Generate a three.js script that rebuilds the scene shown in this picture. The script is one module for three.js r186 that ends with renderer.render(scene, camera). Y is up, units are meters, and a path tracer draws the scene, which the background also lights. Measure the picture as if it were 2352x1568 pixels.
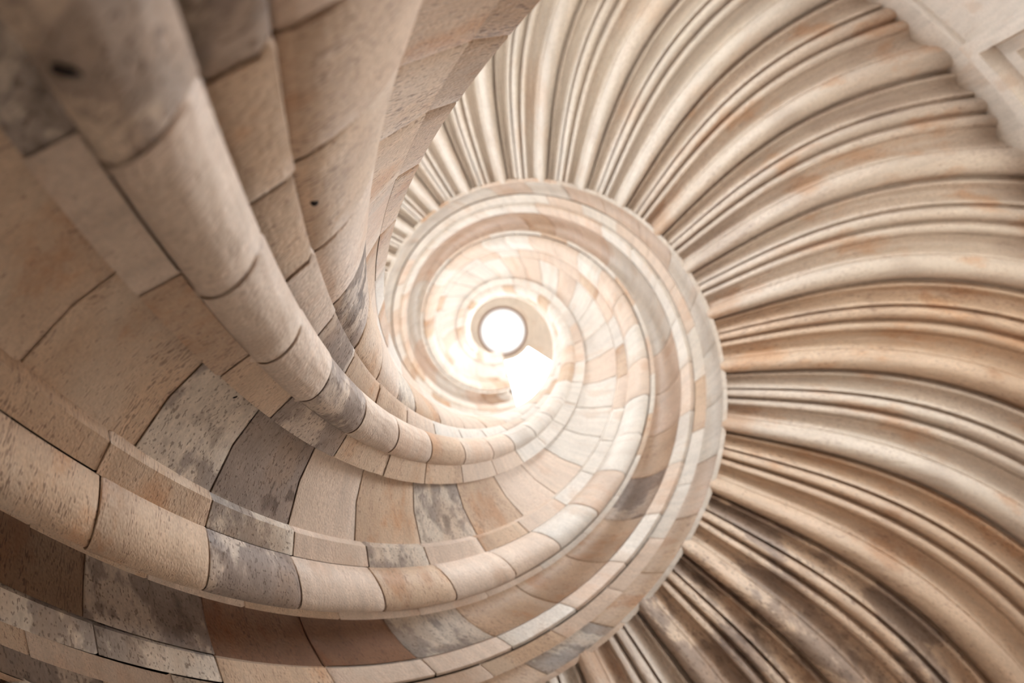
import * as THREE from 'three';
import { toCreasedNormals } from 'three/addons/utils/BufferGeometryUtils.js';

// ---------------------------------------------------------------- camera, sky, light, exposure
const TAU = Math.PI * 2, D2R = Math.PI / 180;
const PITCH = 4.4;                 // metres the stair climbs in one turn
const EYE = 0.62;                  // camera height above the floor
const scene = new THREE.Scene();
const camera = new THREE.PerspectiveCamera(2 * Math.atan(784 / 1700) / D2R, 1.5, 0.02, 200);
camera.position.set(-0.0663, EYE, 0.0413);
camera.up.set(0, 0, 1);
camera.lookAt(-0.0663, 10, 0.0413);
camera.setViewOffset(2352, 1568, 53.4, 39.4, 2352, 1568);
camera.focus = 0.8;
camera.userData.fStop = 5.0;

const skyTex = (() => {            // even bright overcast
  const w = 64, h = 32, d = new Float32Array(w * h * 4);
  for (let j = 0; j < h; j++) for (let i = 0; i < w; i++) {
    const o = (j * w + i) * 4; d[o] = 0.83; d[o + 1] = 0.925; d[o + 2] = 1.0; d[o + 3] = 1;
  }
  const t = new THREE.DataTexture(d, w, h, THREE.RGBAFormat, THREE.FloatType);
  t.mapping = THREE.EquirectangularReflectionMapping; t.magFilter = THREE.LinearFilter; t.needsUpdate = true;
  return t;
})();
scene.background = skyTex; scene.environment = skyTex;
scene.backgroundIntensity = 10; scene.environmentIntensity = 10;

const renderer = new THREE.WebGLRenderer();
renderer.toneMapping = THREE.LinearToneMapping;
renderer.toneMappingExposure = 1.25;
renderer.shadowMap.enabled = true;

// ---------------------------------------------------------------- helpers
let seed = 12345;
const rnd = () => { seed = (seed * 1664525 + 1013904223) >>> 0; return seed / 4294967296; };
const P3 = (R, th, z) => [R * Math.cos(th), EYE + z, -R * Math.sin(th)];
const used = {};
function numbered(n) { const k = used[n] = (used[n] ?? -1) + 1; return k ? `${n}_${String(k).padStart(3, '0')}` : n; }
function tag(o, label, category, kind, group) {
  if (label) o.userData.label = label;
  if (category) o.userData.category = category;
  if (kind) o.userData.kind = kind;
  if (group) o.userData.group = group;
  return o;
}
function group(name, parent) { const g = new THREE.Group(); g.name = name; parent.add(g); return g; }
function mesh(name, geo, mat, parent) {
  const m = new THREE.Mesh(geo, mat); m.name = name; m.castShadow = m.receiveShadow = true; parent.add(m); return m;
}
// rows of points -> surface; rows[i][j] = [x,y,z], uv[i][j] = [u,v]
function sheet(rows, uvs, crease = 0.5, closed = false) {
  const n = rows.length, m = rows[0].length, pos = [], uv = [], idx = [];
  for (let i = 0; i < n; i++) for (let j = 0; j < m; j++) { pos.push(...rows[i][j]); uv.push(...uvs[i][j]); }
  for (let i = 0; i < n - 1; i++) for (let j = 0; j < m - 1; j++) {
    const a = i * m + j, b = a + 1, c = a + m, d = c + 1;
    idx.push(a, b, c, b, d, c);
  }
  let g = new THREE.BufferGeometry();
  g.setAttribute('position', new THREE.Float32BufferAttribute(pos, 3));
  g.setAttribute('uv', new THREE.Float32BufferAttribute(uv, 2));
  g.setIndex(idx);
  g = toCreasedNormals(g, crease);
  return g;
}

// ---------------------------------------------------------------- procedural stone
function lattice(s) { const a = new Float32Array(65536); let k = s >>> 0; for (let i = 0; i < 65536; i++) { k = (k * 1664525 + 1013904223) >>> 0; a[i] = k / 4294967296; } return a; }
const LA = [lattice(11), lattice(77), lattice(191), lattice(523), lattice(907)];
function vn(L, x, y, px, py) {      // tileable value noise, periods px, py
  const xi = Math.floor(x), yi = Math.floor(y), fx = x - xi, fy = y - yi;
  const sx = fx * fx * (3 - 2 * fx), sy = fy * fy * (3 - 2 * fy);
  const x0 = ((xi % px) + px) % px, x1 = (x0 + 1) % px, y0 = ((yi % py) + py) % py, y1 = (y0 + 1) % py;
  const A = L[(y0 * 251 + x0) & 65535], B = L[(y0 * 251 + x1) & 65535], C = L[(y1 * 251 + x0) & 65535], D = L[(y1 * 251 + x1) & 65535];
  return A + (B - A) * sx + (C - A) * sy + (A - B - C + D) * sx * sy;
}
function fbm(L, u, v, fu, fv, oct, gain = 0.5) {
  let s = 0, a = 1, t = 0;
  for (let o = 0; o < oct; o++) { s += a * vn(L, u * fu, v * fv, fu, fv); t += a; a *= gain; fu *= 2; fv *= 2; }
  return s / t;
}
const sm = (a, b, x) => { const t = Math.min(1, Math.max(0, (x - a) / (b - a))); return t * t * (3 - 2 * t); };
const mix = (a, b, t) => a + (b - a) * t;
function stoneTex(N, f) {          // f(u,v) -> [r,g,b,height] in sRGB 0..1
  const c = new Uint8Array(N * N * 4), b = new Uint8Array(N * N * 4);
  for (let j = 0; j < N; j++) for (let i = 0; i < N; i++) {
    const q = f(i / N, j / N), o = (j * N + i) * 4;
    for (let k = 0; k < 3; k++) { c[o + k] = Math.max(0, Math.min(255, q[k] * 255)); b[o + k] = Math.max(0, Math.min(255, q[3] * 255)); }
    c[o + 3] = b[o + 3] = 255;
  }
  const mk = (d, srgb) => {
    const t = new THREE.DataTexture(d, N, N, THREE.RGBAFormat); t.wrapS = t.wrapT = THREE.RepeatWrapping;
    t.magFilter = THREE.LinearFilter; t.minFilter = THREE.LinearMipmapLinearFilter; t.generateMipmaps = true;
    if (srgb) t.colorSpace = THREE.SRGBColorSpace; t.needsUpdate = true; return t;
  };
  return { map: mk(c, true), bumpMap: mk(b, false) };
}
const TILE = 0.55;                 // metres covered by one texture tile
function grainStone(k, base, orange, fleck) {
  return stoneTex(1024, (u, v) => {
    const w = 0.012 * fbm(LA[3], u, v, 5, 5, 3);
    const st = fbm(LA[k % 5], u + w, v, 500, 140, 1) * 0.7 + fbm(LA[(k + 2) % 5], u + w, v, 300, 90, 1) * 0.3;
    const st2 = fbm(LA[(k + 1) % 5], u + w, v, 34, 6, 4, 0.6), fine = fbm(LA[(k + 3) % 5], u, v, 240, 240, 1);
    const lo = fbm(LA[(k + 2) % 5], u, v, 5, 4, 5, 0.55), lo2 = fbm(LA[(k + 3) % 5], u, v, 3, 3, 4, 0.6);
    const or = sm(0.52, 0.74, fbm(LA[(k + 4) % 5], u, v, 6, 5, 6, 0.65)) * orange;
    const fl = sm(0.60, 0.86, st + 0.35 * (st2 - 0.5) + 0.40 * (lo - 0.5)) * fleck * (0.45 + 0.55 * fine);
    const pale = sm(0.48, 0.68, fbm(LA[(k + 1) % 5], u + 0.37, v + 0.11, 4, 4, 6, 0.6));
    const dirt = sm(0.50, 0.72, lo2 + 0.3 * (st2 - 0.5)) * 0.22;
    const m = 1 + 0.20 * (st2 - 0.5) + 0.14 * (st - 0.5) + 0.08 * (fine - 0.5) + 0.16 * (lo - 0.5);
    let r = base[0] * m, g = base[1] * m, b = base[2] * m;
    r = mix(r, 0.85, pale * 0.30); g = mix(g, 0.80, pale * 0.30); b = mix(b, 0.74, pale * 0.30);
    r = mix(r, 0.74, or * 0.40); g = mix(g, 0.52, or * 0.40); b = mix(b, 0.36, or * 0.40);
    r = mix(r, 0.50, dirt); g = mix(g, 0.42, dirt); b = mix(b, 0.37, dirt);
    r = mix(r, 0.34, fl); g = mix(g, 0.255, fl); b = mix(b, 0.21, fl);
    return [r, g, b, 0.6 + 0.35 * (st2 - 0.5) + 0.3 * (fine - 0.5) - 0.45 * fl + 0.3 * (lo - 0.5)];
  });
}
function peeledStone(k, amount, dark) {
  return stoneTex(1024, (u, v) => {
    const wx = 0.05 * (fbm(LA[k % 5], u, v, 6, 6, 4) - 0.5), wy = 0.05 * (fbm(LA[(k + 1) % 5], u, v, 6, 6, 4) - 0.5);
    const n = fbm(LA[(k + 2) % 5], u + wx, v + wy, 7, 6, 6, 0.62), fine = fbm(LA[(k + 3) % 5], u, v, 240, 240, 1);
    const md = fbm(LA[(k + 4) % 5], u + wx, v, 26, 22, 5, 0.6), st = fbm(LA[k % 5], u, v, 150, 44, 2);
    const c = sm(amount - 0.05, amount + 0.05, n + 0.10 * (md - 0.5));
    const blot = sm(0.50, 0.68, md) * sm(0.42, 0.62, fbm(LA[k % 5], u + 0.5, v, 4, 4, 5, 0.6)) * dark;
    const sp = sm(0.66, 0.78, fbm(LA[(k + 1) % 5], u, v, 200, 150, 2));
    const warm = sm(0.5, 0.7, fbm(LA[(k + 3) % 5], u, v + 0.3, 5, 5, 5, 0.6)) * 0.35;
    const m = 1 + 0.22 * (md - 0.5) + 0.08 * (fine - 0.5) + 0.10 * (st - 0.5);
    let r = mix(0.60, 0.795, c) * m, g = mix(0.54, 0.73, c) * m, b = mix(0.50, 0.665, c) * m;
    r = mix(r, 0.74, warm); g = mix(g, 0.62, warm); b = mix(b, 0.52, warm);
    r = mix(r, 0.30, blot); g = mix(g, 0.245, blot); b = mix(b, 0.215, blot);
    r = mix(r, 0.32, sp * 0.45); g = mix(g, 0.25, sp * 0.45); b = mix(b, 0.21, sp * 0.45);
    return [r, g, b, 0.5 + 0.3 * (c - 0.5) + 0.35 * (md - 0.5) + 0.15 * (fine - 0.5) - 0.25 * sp - 0.15 * blot];
  });
}
const TX = {
  grain: grainStone(0, [0.805, 0.71, 0.625], 1.1, 0.6),
  warm: grainStone(2, [0.78, 0.66, 0.555], 1.4, 0.65),
  pale: grainStone(3, [0.83, 0.782, 0.735], 0.4, 0.35),
  mid: grainStone(4, [0.82, 0.755, 0.695], 1.0, 0.5),
  peel: peeledStone(1, 0.47, 0.5),
  grey: peeledStone(2, 0.56, 0.7),
};
function stone(tx, tint, bump = 0.0012, rough = 0.55) {
  return new THREE.MeshStandardMaterial({ map: tx.map, bumpMap: tx.bumpMap, bumpScale: bump, color: tint, roughness: rough });
}
const M = {
  t: stone(TX.grain, 0xfaf2ea), l: stone(TX.pale, 0xfaece2), o: stone(TX.warm, 0xffffff),
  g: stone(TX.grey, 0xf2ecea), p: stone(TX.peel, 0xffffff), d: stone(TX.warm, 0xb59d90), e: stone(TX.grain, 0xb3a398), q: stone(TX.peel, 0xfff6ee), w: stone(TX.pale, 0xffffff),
};
const mortar = new THREE.MeshStandardMaterial({ color: 0x6b5a4e, roughness: 1 });

// ---------------------------------------------------------------- newel: profile (radius, height at angle 0), outside to inside
function arc(a, b, sag, n = 10) {   // elliptical hollow into the stone between two edges
  const dx = b[0] - a[0], dy = b[1] - a[1], L = Math.hypot(dx, dy), nx = dy / L, ny = -dx / L, out = [];
  for (let i = 0; i <= n; i++) { const f = Math.PI * i / n, t = (1 - Math.cos(f)) / 2, h = sag * Math.sin(f); out.push([a[0] + dx * t + nx * h, a[1] + dy * t + ny * h]); }
  return out;
}
function oval(c, ra, rz, a0, a1, n = 16) { const o = []; for (let i = 0; i <= n; i++) { const a = (a0 + (a1 - a0) * i / n) * D2R; o.push([c[0] + ra * Math.cos(a), c[1] + rz * Math.sin(a)]); } return o; }
const DEL = 13.92;
function joints(list) {            // explicit angles (degrees) near the camera, then one per step
  const a = [...list]; a.first = list[0]; while (a[0] < 300) a.unshift(a[0] + 12);
  while (a[a.length - 1] > -300) a.push(a[a.length - 1] - DEL);
  return a;
}
// rr, zr: where on the profile the joint angles j hold; c: stone kinds, first for all before the first joint, then one a stone
const BANDS = [
  { n: 'edge_fillet', side: 0, rr: 0.70, zr: 2.75, p: [[0.795, 2.800], [0.789, 2.752], [0.769, 2.740]], j: joints([145]), c: 'tltl' },
  { n: 'cove', side: 0, rr: 0.70, zr: 2.72, p: arc([0.769, 2.742], [0.699, 2.706], 0.052), j: joints([145]), c: 'gtptopt' },
  { n: 'fillet', side: 0, rr: 0.68, zr: 2.70, p: [[0.694, 2.730], [0.698, 2.702], [0.655, 2.692]], j: joints([151.5]), c: 'tlptlol' },
  { n: 'fillet', side: 0, rr: 0.602, zr: 2.684, p: [[0.656, 2.698], [0.632, 2.662], [0.602, 2.680], [0.607, 2.705]], j: joints([150, 137, 123, 108.5, 95, 81]), c: 'pptllwlwl' },
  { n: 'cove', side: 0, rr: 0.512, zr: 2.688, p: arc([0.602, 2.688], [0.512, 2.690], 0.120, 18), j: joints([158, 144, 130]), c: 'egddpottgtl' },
  { n: 'fillet', side: 0, rr: 0.512, zr: 2.688, p: [[0.508, 2.712], [0.513, 2.682], [0.495, 2.676], [0.499, 2.71]], j: joints([152, 140, 126, 112, 98]), c: 'oltlllw' },
  { n: 'roll', side: 0, rr: 0.419, zr: 2.697, p: oval([0.456, 2.692], 0.038, 0.064, 6, -186), j: joints([167, 154, 141, 127, 113, 99, 86]), c: 'otgltllwl' },
  { n: 'fillet', side: 0, rr: 0.419, zr: 2.697, p: [[0.416, 2.715], [0.419, 2.697], [0.387, 2.714], [0.386, 2.735], [0.389, 2.75]], j: joints([168, 154.5, 141, 127, 114, 100, 87]), c: 'otplpltl' },
  { n: 'panel', side: 1, rr: 0.28, zr: 2.80, p: [[0.390, 2.731], [0.335, 2.776], [0.280, 2.824]], j: joints([207, 195, 182.5, 172, 159, 146, 131, 116, 101, 88]), c: 'ptopglt ptllw'.replace(' ', '') },
  { n: 'fillet', side: 1, rr: 0.28, zr: 2.782, p: [[0.277, 2.835], [0.281, 2.784], [0.247, 2.808]], j: joints([203, 192, 180, 170, 155, 141, 128, 114, 100, 87]), c: 'plotgtttll' },
  { n: 'roll', side: 1, rr: 0.248, zr: 2.808, p: oval([0.232, 2.873], 0.027, 0.080, 312, 140, 20), j: joints([218, 206, 194, 183, 173, 160, 147, 133, 118, 104, 92]), c: 'qqlllglltll' },
  { n: 'fillet', side: 1, rr: 0.212, zr: 2.926, p: [[0.222, 2.910], [0.224, 2.928], [0.219, 2.945], [0.207, 3.000], [0.2055, 3.022], [0.2115, 3.040]], j: joints([217, 208, 198, 187, 176, 163, 149]), c: 'qotlgttl' },
  { n: 'roll', side: 1, rr: 0.2115, zr: 3.04, p: [[0.220, 3.034], [0.2115, 3.040], [0.2050, 3.060], [0.2010, 3.090], [0.1990, 3.13], [0.1998, 3.17], [0.2035, 3.22], [0.2100, 3.27], [0.2200, 3.325], [0.2320, 3.37], [0.2450, 3.406], [0.258, 3.425]], j: joints([226, 217, 206, 196, 184, 172, 161, 151, 137]), c: 'lttlgtlptl' },
  { n: 'fillet', side: 1, rr: 0.25, zr: 3.42, p: [[0.250, 3.408], [0.257, 3.415], [0.262, 3.630]], j: joints([256, 247, 238, 228, 216, 203, 190, 178, 165]), c: 'oototlt' },
  { n: 'top_edge', side: 1, rr: 0.25, zr: 3.42, p: [[0.262, 3.628], [0.262, 3.722], [0.300, 3.740], [0.46, 3.742]], j: joints([256, 247, 238, 228, 216, 203, 190, 178, 165]), c: 'ooootot' },
];
const TH_LOW = 4.85, TH_HIGH = -285 * D2R;      // where the newel starts on the floor and stops under the roof
const zOf = (z, th) => z - th * PITCH / TAU;
function stoneGeo({ p, rr, zr }, ta, tb, inset, gp, uo, vo) {   // one stone of a band between two angles (degrees, ta > tb); its joints stand square to the winding
  const a = ta * D2R, b = tb * D2R, rm = p.reduce((s, q) => s + q[0], 0) / p.length, C = PITCH / TAU, LM = Math.hypot(rm, C);
  const n = p.length, nor = p.map((q, i) => {
    const u = p[Math.max(0, i - 1)], w = p[Math.min(n - 1, i + 1)], dx = w[0] - u[0], dy = (w[1] - u[1]) * rm / LM, L = Math.hypot(dx, dy) || 1;
    return [-dy / L, dx / L * LM / rm];
  });
  const gap = gp / LM, bev = 0.0030 / LM, seg = Math.max(4, Math.round((a - b) / (2.2 * D2R)));
  const ths = [[a - gap, -0.03], [a - gap, -0.0022], [a - gap - bev * 0.45, -0.0006], [a - gap - bev, 0]];
  for (let i = 1; i < seg; i++) ths.push([a + (b - a) * i / seg, 0]);
  ths.push([b + gap + bev, 0], [b + gap + bev * 0.45, -0.0006], [b + gap, -0.0022], [b + gap, -0.03]);
  const rows = [], uvs = [], len = [0], inner = p[0][0] < 0.27, back = inner ? [0.028, 0.012] : [0, 0.05];
  for (let i = 1; i < n; i++) len.push(len[i - 1] + Math.hypot(p[i][0] - p[i - 1][0], (p[i][1] - p[i - 1][1]) * rm / LM));
  for (const [th, off] of ths) {
    const r = [], q = [];
    for (let j = 0; j < n; j++) {
      const sk = off < -0.01, o = (sk ? -0.002 : off) - inset, R = p[j][0] + nor[j][0] * o + (sk ? back[0] : 0), z = p[j][1] + nor[j][1] * o + (sk ? back[1] : 0), t = th + (p[j][1] - zr) * C / (p[j][0] ** 2 + C * C) - 1.35 * (p[j][0] - rr);
      const tc = Math.max(t, TH_HIGH); r.push(P3(R, tc, zOf(z, tc))); q.push([(th * LM + uo) / TILE, (len[j] + vo) / TILE]);
    }
    rows.push(r); uvs.push(q);
  }
  return sheet(rows, uvs, 0.6);
}
const newel = group('newel', scene);
tag(newel, 'spiral stone newel of rolls and coves winding round the open eye', 'newel');
const stoneOf = new Map();
for (const B of BANDS) {
  const at = B.j.indexOf(B.j.first);
  for (let k = 0; k < B.j.length - 1; k++) {
    let ta = B.j[k], tb = B.j[k + 1];
    if (tb > TH_LOW / D2R || ta < TH_HIGH / D2R) continue;
    ta = Math.min(ta, TH_LOW / D2R); tb = Math.max(tb, TH_HIGH / D2R);
    const id = (B.side ? 'inner' : 'outer') + Math.round(((ta + tb) / 2 - 152.5) / DEL);
    if (!stoneOf.has(id)) stoneOf.set(id, group('newel_stone', newel));
    const i = k < at ? 0 : k - at + 1, kind = B.c[i] ?? 'wwlwlwlwtw'[Math.floor(rnd() * 10)];
    mesh(B.n, stoneGeo(B, ta, tb, rnd() * 0.0018, 0.0004 + 0.0012 * rnd() * rnd(), rnd() * 3, rnd() * 3), M[kind], stoneOf.get(id));
  }
}
{ // mortar bed behind the faces, and the plain back of the newel
  const core = [[0.80, 2.82], [0.76, 2.80], [0.73, 2.79], [0.69, 2.74], [0.64, 2.725], [0.60, 2.83], [0.52, 2.83], [0.50, 2.74], [0.46, 2.72], [0.42, 2.75], [0.40, 2.79], [0.29, 2.85], [0.26, 2.87], [0.245, 2.90], [0.240, 2.94], [0.228, 3.0], [0.225, 3.10], [0.225, 3.22], [0.243, 3.33], [0.275, 3.43], [0.285, 3.60], [0.285, 3.70], [0.45, 3.725], [0.47, 3.725], [0.47, 3.05], [0.80, 3.02], [0.80, 2.82]];
  const rows = [], uvs = [];
  for (let i = 0; i <= 200; i++) {
    const th = TH_LOW + (TH_HIGH - TH_LOW) * i / 200;
    rows.push(core.map(([R, z]) => P3(R, th, zOf(z, th)))); uvs.push(core.map((c, j) => [th, j * 0.1]));
  }
  mesh('mortar_core', sheet(rows, uvs), mortar, newel);
  const tri = THREE.ShapeUtils.triangulateShape(core.slice(0, -1).map(q => new THREE.Vector2(...q)), []), g = new THREE.BufferGeometry();
  g.setAttribute('position', new THREE.Float32BufferAttribute(tri.flat().flatMap(i => P3(core[i][0], TH_HIGH, zOf(core[i][1], TH_HIGH))), 3)); g.computeVertexNormals();
  mesh('end_face', g, M.l, newel);
}

// dark weathered pits in the nearest stones: band, place across it, angle, half sizes
const pitMat = new THREE.MeshStandardMaterial({ color: 0x2a2422, roughness: 1 });
for (const [bi, f, deg, a, b] of [[10, 0.50, 217, 0.0045, 0.0022], [10, 0.36, 210, 0.0040, 0.0014], [12, 0.10, 228, 0.0034, 0.0024], [12, 0.17, 212, 0.0022, 0.0014], [13, 0.75, 239, 0.0060, 0.0040], [8, 0.45, 203, 0.0030, 0.0014], [4, 0.75, 164, 0.0060, 0.0016], [8, 0.86, 176, 0.0030, 0.0020]]) {
  const B = BANDS[bi], x = f * (B.p.length - 1), i = Math.floor(x), p = B.p[i], q = B.p[i + 1], t = x - i, R = mix(p[0], q[0], t), z = mix(p[1], q[1], t), C = PITCH / TAU;
  const th = deg * D2R + (z - B.zr) * C / (R * R + C * C) - 1.35 * (R - B.rr);
  const P = new THREE.Vector3(...P3(R, th, zOf(z, th))), along = new THREE.Vector3(...P3(R, th + 0.01, zOf(z, th + 0.01))).sub(P).normalize();
  const across = new THREE.Vector3(...P3(q[0], th, zOf(q[1], th))).sub(new THREE.Vector3(...P3(p[0], th, zOf(p[1], th))));
  across.addScaledVector(along, -across.dot(along)).normalize();
  const g = new THREE.SphereGeometry(1, 14, 8), at = g.attributes.position;
  for (let k = 0; k < at.count; k++) { const w = 1 + 0.35 * Math.sin(at.getX(k) * 5 + bi) * Math.cos(at.getY(k) * 4 + deg); at.setXYZ(k, at.getX(k) * w, at.getY(k) * w, at.getZ(k)); }
  g.computeVertexNormals();
  const m = mesh('pit', g, pitMat, newel); m.scale.set(b, a, 0.0022);
  m.position.copy(P); m.quaternion.setFromRotationMatrix(new THREE.Matrix4().makeBasis(along, across, new THREE.Vector3().crossVectors(along, across)));
}

// ---------------------------------------------------------------- steps
const R0 = 0.787, ROUT = 2.245, ZS = 2.772, TH0 = -0.557, DELR = 0.2430;
const bend = q => -0.227 * q + 0.201 * q * q - 0.038 * q * q * q;
const run = (n, f) => Array.from({ length: n + 1 }, (_, i) => f(i / n));
const MOULDINGS = [                  // carved underside of a step: [fraction of the going, depth (down is negative)]
  ['fillet', [[0, 0.022], [0.018, 0.022], [0.028, 0.004], [0.036, 0], [0.058, 0], [0.064, 0.003]]],
  ['cove', run(8, t => [0.066 + 0.150 * t, 0.003 + 0.026 * Math.sin(Math.PI * Math.pow(t, 0.8))])],
  ['fillet', [[0.224, -0.004], [0.250, -0.006], [0.260, 0.010], [0.274, 0.013]]],
  ['slim_roll', run(8, t => [0.345 - 0.063 * Math.cos(Math.PI * t), 0.008 - 0.026 * Math.sin(Math.PI * t)])],
  ['fillet', [[0.416, 0.014], [0.434, 0.014]]],
  ['slim_roll', run(8, t => [0.489 - 0.051 * Math.cos(Math.PI * t), 0.008 - 0.020 * Math.sin(Math.PI * t)])],
  ['cove', run(8, t => [0.548 + 0.176 * t, 0.006 + 0.026 * Math.sin(Math.PI * t)])],
  ['fillet', [[0.728, 0.002], [0.744, 0.002]]],
  ['broad_roll', [...run(14, t => [0.866 - 0.117 * Math.cos(Math.PI * t), 0.004 - 0.040 * Math.sin(Math.PI * t)]), [0.986, 0.022], [1.0, 0.022]]],
];
MOULDINGS.forEach((m, i) => { if (i) m[1].unshift(MOULDINGS[i - 1][1].at(-1)); });
const RISE = PITCH * DELR / TAU, ZN = ZS - TH0 * PITCH / TAU;
function stepStrip(pts, uo) {        // pts: [fraction, height above the step's datum for a given depth scale]
  const rows = [], uvs = [], NR = 44;
  for (let i = 0; i <= NR; i++) {
    const R = R0 - 0.02 + (ROUT + 0.02 - R0) * i / NR, q = R / R0 - 1, dep = 1.0 + 0.5 * Math.min(1, q / 1.5);
    rows.push(pts(dep).map(([f, h]) => P3(R, TH0 + bend(q) + DELR * f, ZN + h)));
    uvs.push(pts(dep).map(([f]) => [(f * DELR * (R0 + R) / 2 + uo) / TILE, (R * 0.4 + uo) / TILE]));
  }
  return sheet(rows, uvs, 0.7);
}
const stepGeos = [0, 0.21, 0.4, 0.77].map(uo => [
  ...MOULDINGS.map(([n, m]) => [n, stepStrip(d => m.map(([f, h]) => [f, -RISE * f + h * d]), uo)]),
  ['tread', stepStrip(d => [[1, -RISE + 0.022 * d], [1, 0.075], [0, 0.075], [0, 0.022 * d]], uo)],
]);
const stair = group('staircase', scene);
tag(stair, 'curved moulded stone steps fanning out from the newel to the wall', 'staircase');
const S = {
  t: stone(TX.mid, 0xffffff, 0.002), l: stone(TX.pale, 0xffffff, 0.002), o: stone(TX.grain, 0xfffaf4, 0.002), p: stone(TX.peel, 0xfff4ea, 0.002),
};
const stepTone = { '-2': 'l', '-1': 't', 0: 't', 1: 't', 2: 'o', 3: 't', 4: 'o', 5: 'p', 6: 'p', 7: 't' };
for (let n = -18; n <= 21; n++) {
  const st = group('step', stair), mat = S[stepTone[n] ?? (n < 0 ? 'llllll' : 'ltltol')[Math.floor(rnd() * 6)]];
  for (const [name, geo] of stepGeos[(n + 40) % 4]) mesh(name, geo, mat, st);
  st.rotation.y = n * DELR; st.position.y = -n * RISE;
}

// ---------------------------------------------------------------- outer wall, floor, roof
const TOPY = EYE + 7.7;
const plaster = stone(TX.pale, 0xffffff, 0.001);
function sector(ta, tb, y0a, y0b, y1a, y1b, ra, rb, seg) {   // wall piece between two angles (radians), bottom and top heights at both ends
  const rows = [], uvs = [], n = seg ?? Math.max(2, Math.round(Math.abs(tb - ta) / 0.06));
  for (let i = 0; i <= n; i++) {
    const t = i / n, th = ta + (tb - ta) * t, y0 = mix(y0a, y0b, t), y1 = mix(y1a, y1b, t);
    const ring = [[ra, y0], [ra, y1], [rb, y1], [rb, y0], [ra, y0]];
    rows.push(ring.map(([R, y]) => [R * Math.cos(th), y, -R * Math.sin(th)]));
    const u = th * ra / TILE; uvs.push([[u, y0 / TILE], [u, y1 / TILE], [u, (y1 + rb - ra) / TILE], [u, (y0 + rb - ra) / TILE], [u, y0 / TILE]]);
  }
  let g = sheet(rows, uvs, 0.5);
  // end caps
  const p = [...g.attributes.position.array], uv = [...g.attributes.uv.array];
  for (const i of [0, n]) { const r = rows[i]; for (const k of i ? [0, 1, 2, 0, 2, 3] : [0, 2, 1, 0, 3, 2]) { p.push(...r[k]); uv.push(Math.hypot(r[k][0], r[k][2]) / TILE, r[k][1] / TILE); } }
  g = new THREE.BufferGeometry(); g.setAttribute('position', new THREE.Float32BufferAttribute(p, 3)); g.setAttribute('uv', new THREE.Float32BufferAttribute(uv, 2));
  return toCreasedNormals(g, 0.5);
}
const WT = 0.42;
const wall = group('wall_outer', scene); tag(wall, 'round stone outer wall of the stair tower with window openings', null, 'structure');
const COLS = 6, COLW = TAU / COLS, WINW = 34 * D2R, TH_J = -32.3 * D2R;
const WH = 2.3;                     // opening height
for (let k = 0; k < COLS; k++) {
  const a0 = TH_J + k * COLW, a1 = a0 + WINW, a2 = a0 + COLW;     // opening a0..a1, pier a1..a2
  mesh('pier', sector(a1, a2, 0, 0, TOPY, TOPY, ROUT, ROUT + WT), plaster, wall);
  let tops = [];
  for (let t = -2; t <= 2; t++) { const ya = EYE + 3.02 - k * COLW * PITCH / TAU + t * PITCH; tops.push(ya); }
  let y = 0; const dy = -WINW * PITCH / TAU;
  for (const ya of tops) {
    const lo = ya - WH, hi = ya;
    if (lo < 0.7 || lo >= TOPY - 0.3) continue;
    if (lo + Math.min(0, dy) > y) mesh('wall_panel', sector(a0, a1, y, y + (y > 0 ? dy : 0), Math.max(0, lo), Math.max(0, lo + dy), ROUT, ROUT + WT), plaster, wall);
    y = hi;
  }
  if (y + dy < TOPY) mesh('wall_panel', sector(a0, a1, y, y + dy, TOPY, TOPY, ROUT, ROUT + WT), plaster, wall);
}
{ // moulded string under the step ends, following the climb
  const rows = [], uvs = [], n = 160, c = PITCH / TAU;
  for (let i = 0; i <= n; i++) {
    const th = 3.9 + (-4.6 - 3.9) * i / n, y = EYE + ZS - (th - 0.028) * c;
    const ring = [[2.255, y + 0.04], [2.222, y + 0.04], [2.222, y - 0.125], [2.229, y - 0.135], [2.229, y - 0.142], [2.255, y - 0.15]];
    rows.push(ring.map(([R, h]) => [R * Math.cos(th), h, -R * Math.sin(th)])); uvs.push(ring.map((q, j) => [th * 2.2 / TILE, j * 0.06 / TILE]));
  }
  mesh('string_course', sheet(rows, uvs, 0.4), plaster, wall);
}
function windowFrame(k, t) {       // stepped mouldings round one opening
  const a0 = TH_J + k * COLW, a1 = a0 + WINW, ya = EYE + 3.02 - k * COLW * PITCH / TAU + t * PITCH, yb = ya - WH, sl = -PITCH / TAU;
  if (yb < 0.7 || ya > TOPY - 0.2) return;
  const g = group(`window_${++nWin}`, scene); tag(g, 'moulded stone window frame in the round outer wall', null, 'structure');
  const w = 0.028;
  for (let i = 0; i < 3; i++) {
    const ra = ROUT - 0.06 + i * 0.07, rb = ra + 0.10, i0 = a0 + i * w, i1 = a1 - i * w, hw = i * 0.06;
    mesh('jamb', sector(i0, i0 + w, yb, yb + w * sl, ya - hw, ya - hw + w * sl, ra, rb, 2), M.w, g);
    mesh('jamb', sector(i1 - w, i1, yb + (i1 - w - a0) * sl, yb + (i1 - a0) * sl, ya - hw + (i1 - w - a0) * sl, ya - hw + (i1 - a0) * sl, ra, rb, 2), M.w, g);
    mesh('lintel', sector(i0 + w, i1 - w, ya - hw - 0.06 + (i0 + w - a0) * sl, ya - hw - 0.06 + (i1 - w - a0) * sl, ya - hw + (i0 + w - a0) * sl, ya - hw + (i1 - w - a0) * sl, ra, rb), M.w, g);
  }
}
let nWin = 0;
for (let k = 0; k < COLS; k++) for (let t = -1; t <= 1; t++) windowFrame(k, t);
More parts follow.
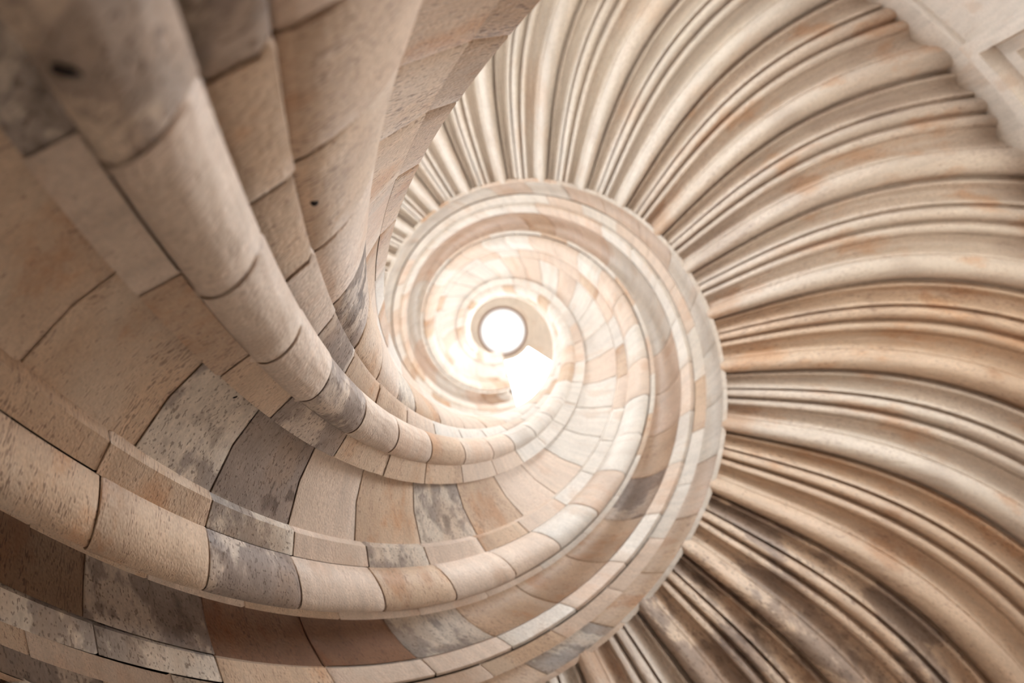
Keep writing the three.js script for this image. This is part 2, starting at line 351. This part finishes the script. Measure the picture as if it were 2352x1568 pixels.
{ // upper floor slab: round hole with a thin lip over the eye, open where the stair comes up
  const cx = 0.080, cz = -0.0285, n = 72, A0 = 85 * D2R, A1 = 392 * D2R, rows = [], uvs = [];
  for (let i = 0; i <= n; i++) {
    const t = A0 + (A1 - A0) * i / n, x = Math.cos(t), z = -Math.sin(t);
    const at = (r, y) => { const k = (r - 0.25) / (ROUT - 0.25); return [cx * (1 - k) + r * x, TOPY + y, cz * (1 - k) + r * z]; };
    const ring = [at(ROUT + WT, 0.25), at(0.25, 0.25), at(0.25, 0), at(ROUT + WT, 0), at(ROUT + WT, 0.25)];
    rows.push(ring); uvs.push(ring.map(q => [q[0] / TILE, q[2] / TILE]));
  }
  const c = group('ceiling', scene); tag(c, 'pale upper floor slab with the round opening over the eye', null, 'structure');
  mesh('slab', sheet(rows, uvs, 0.4), plaster, c);
  for (const i of [0, n]) { const r = rows[i], mid = q => [q[0], q[1], q[2]]; mesh('slab_end', sheet([[mid(r[0]), mid(r[1])], [mid(r[3]), mid(r[2])]], [[[0, 0], [4, 0]], [[0, 0.5], [4, 0.5]]]), plaster, c); }
  const pr = [[0.2355, 0.25], [0.2355, -0.004], [0.239, -0.012], [0.249, -0.012], [0.2525, 0.0], [0.2525, 0.01]].map(q => new THREE.Vector2(...q));
  const pc = [[0.252, 0.25], [0.252, 0.004], [0.262, -0.004], [0.300, -0.004], [0.312, 0.01], [0.312, 0.25], [0.252, 0.25]].map(q => new THREE.Vector2(...q));
  mesh('eye_collar', toCreasedNormals(new THREE.LatheGeometry(pc, 72), 0.6), plaster, c).position.set(cx, TOPY, cz);
  const pane = new THREE.CylinderGeometry(0.24, 0.24, 0.006, 64);
  mesh('frosted_pane', pane, new THREE.MeshPhysicalMaterial({ color: 0xf4f7fa, transmission: 0.22, roughness: 1, thickness: 0 }), c).position.set(cx, TOPY + 0.004, cz);
  const r = mesh('eye_lip', toCreasedNormals(new THREE.LatheGeometry(pr, 72), 0.6), M.d, c); r.position.set(cx, TOPY, cz);
}
const floor = mesh('floor', new THREE.CylinderGeometry(ROUT + WT, ROUT + WT, 0.1, 64), stone(TX.pale, 0xf0eae2), scene);
floor.position.y = -0.05; tag(floor, null, null, 'structure');
const ground = mesh('courtyard_ground', new THREE.CylinderGeometry(60, 60, 0.1, 96), new THREE.MeshStandardMaterial({ color: 0x8f8578, roughness: 1 }), scene);
ground.position.y = -0.16; tag(ground, 'pale courtyard ground outside the tower', null, 'structure');
renderer.render(scene, camera);
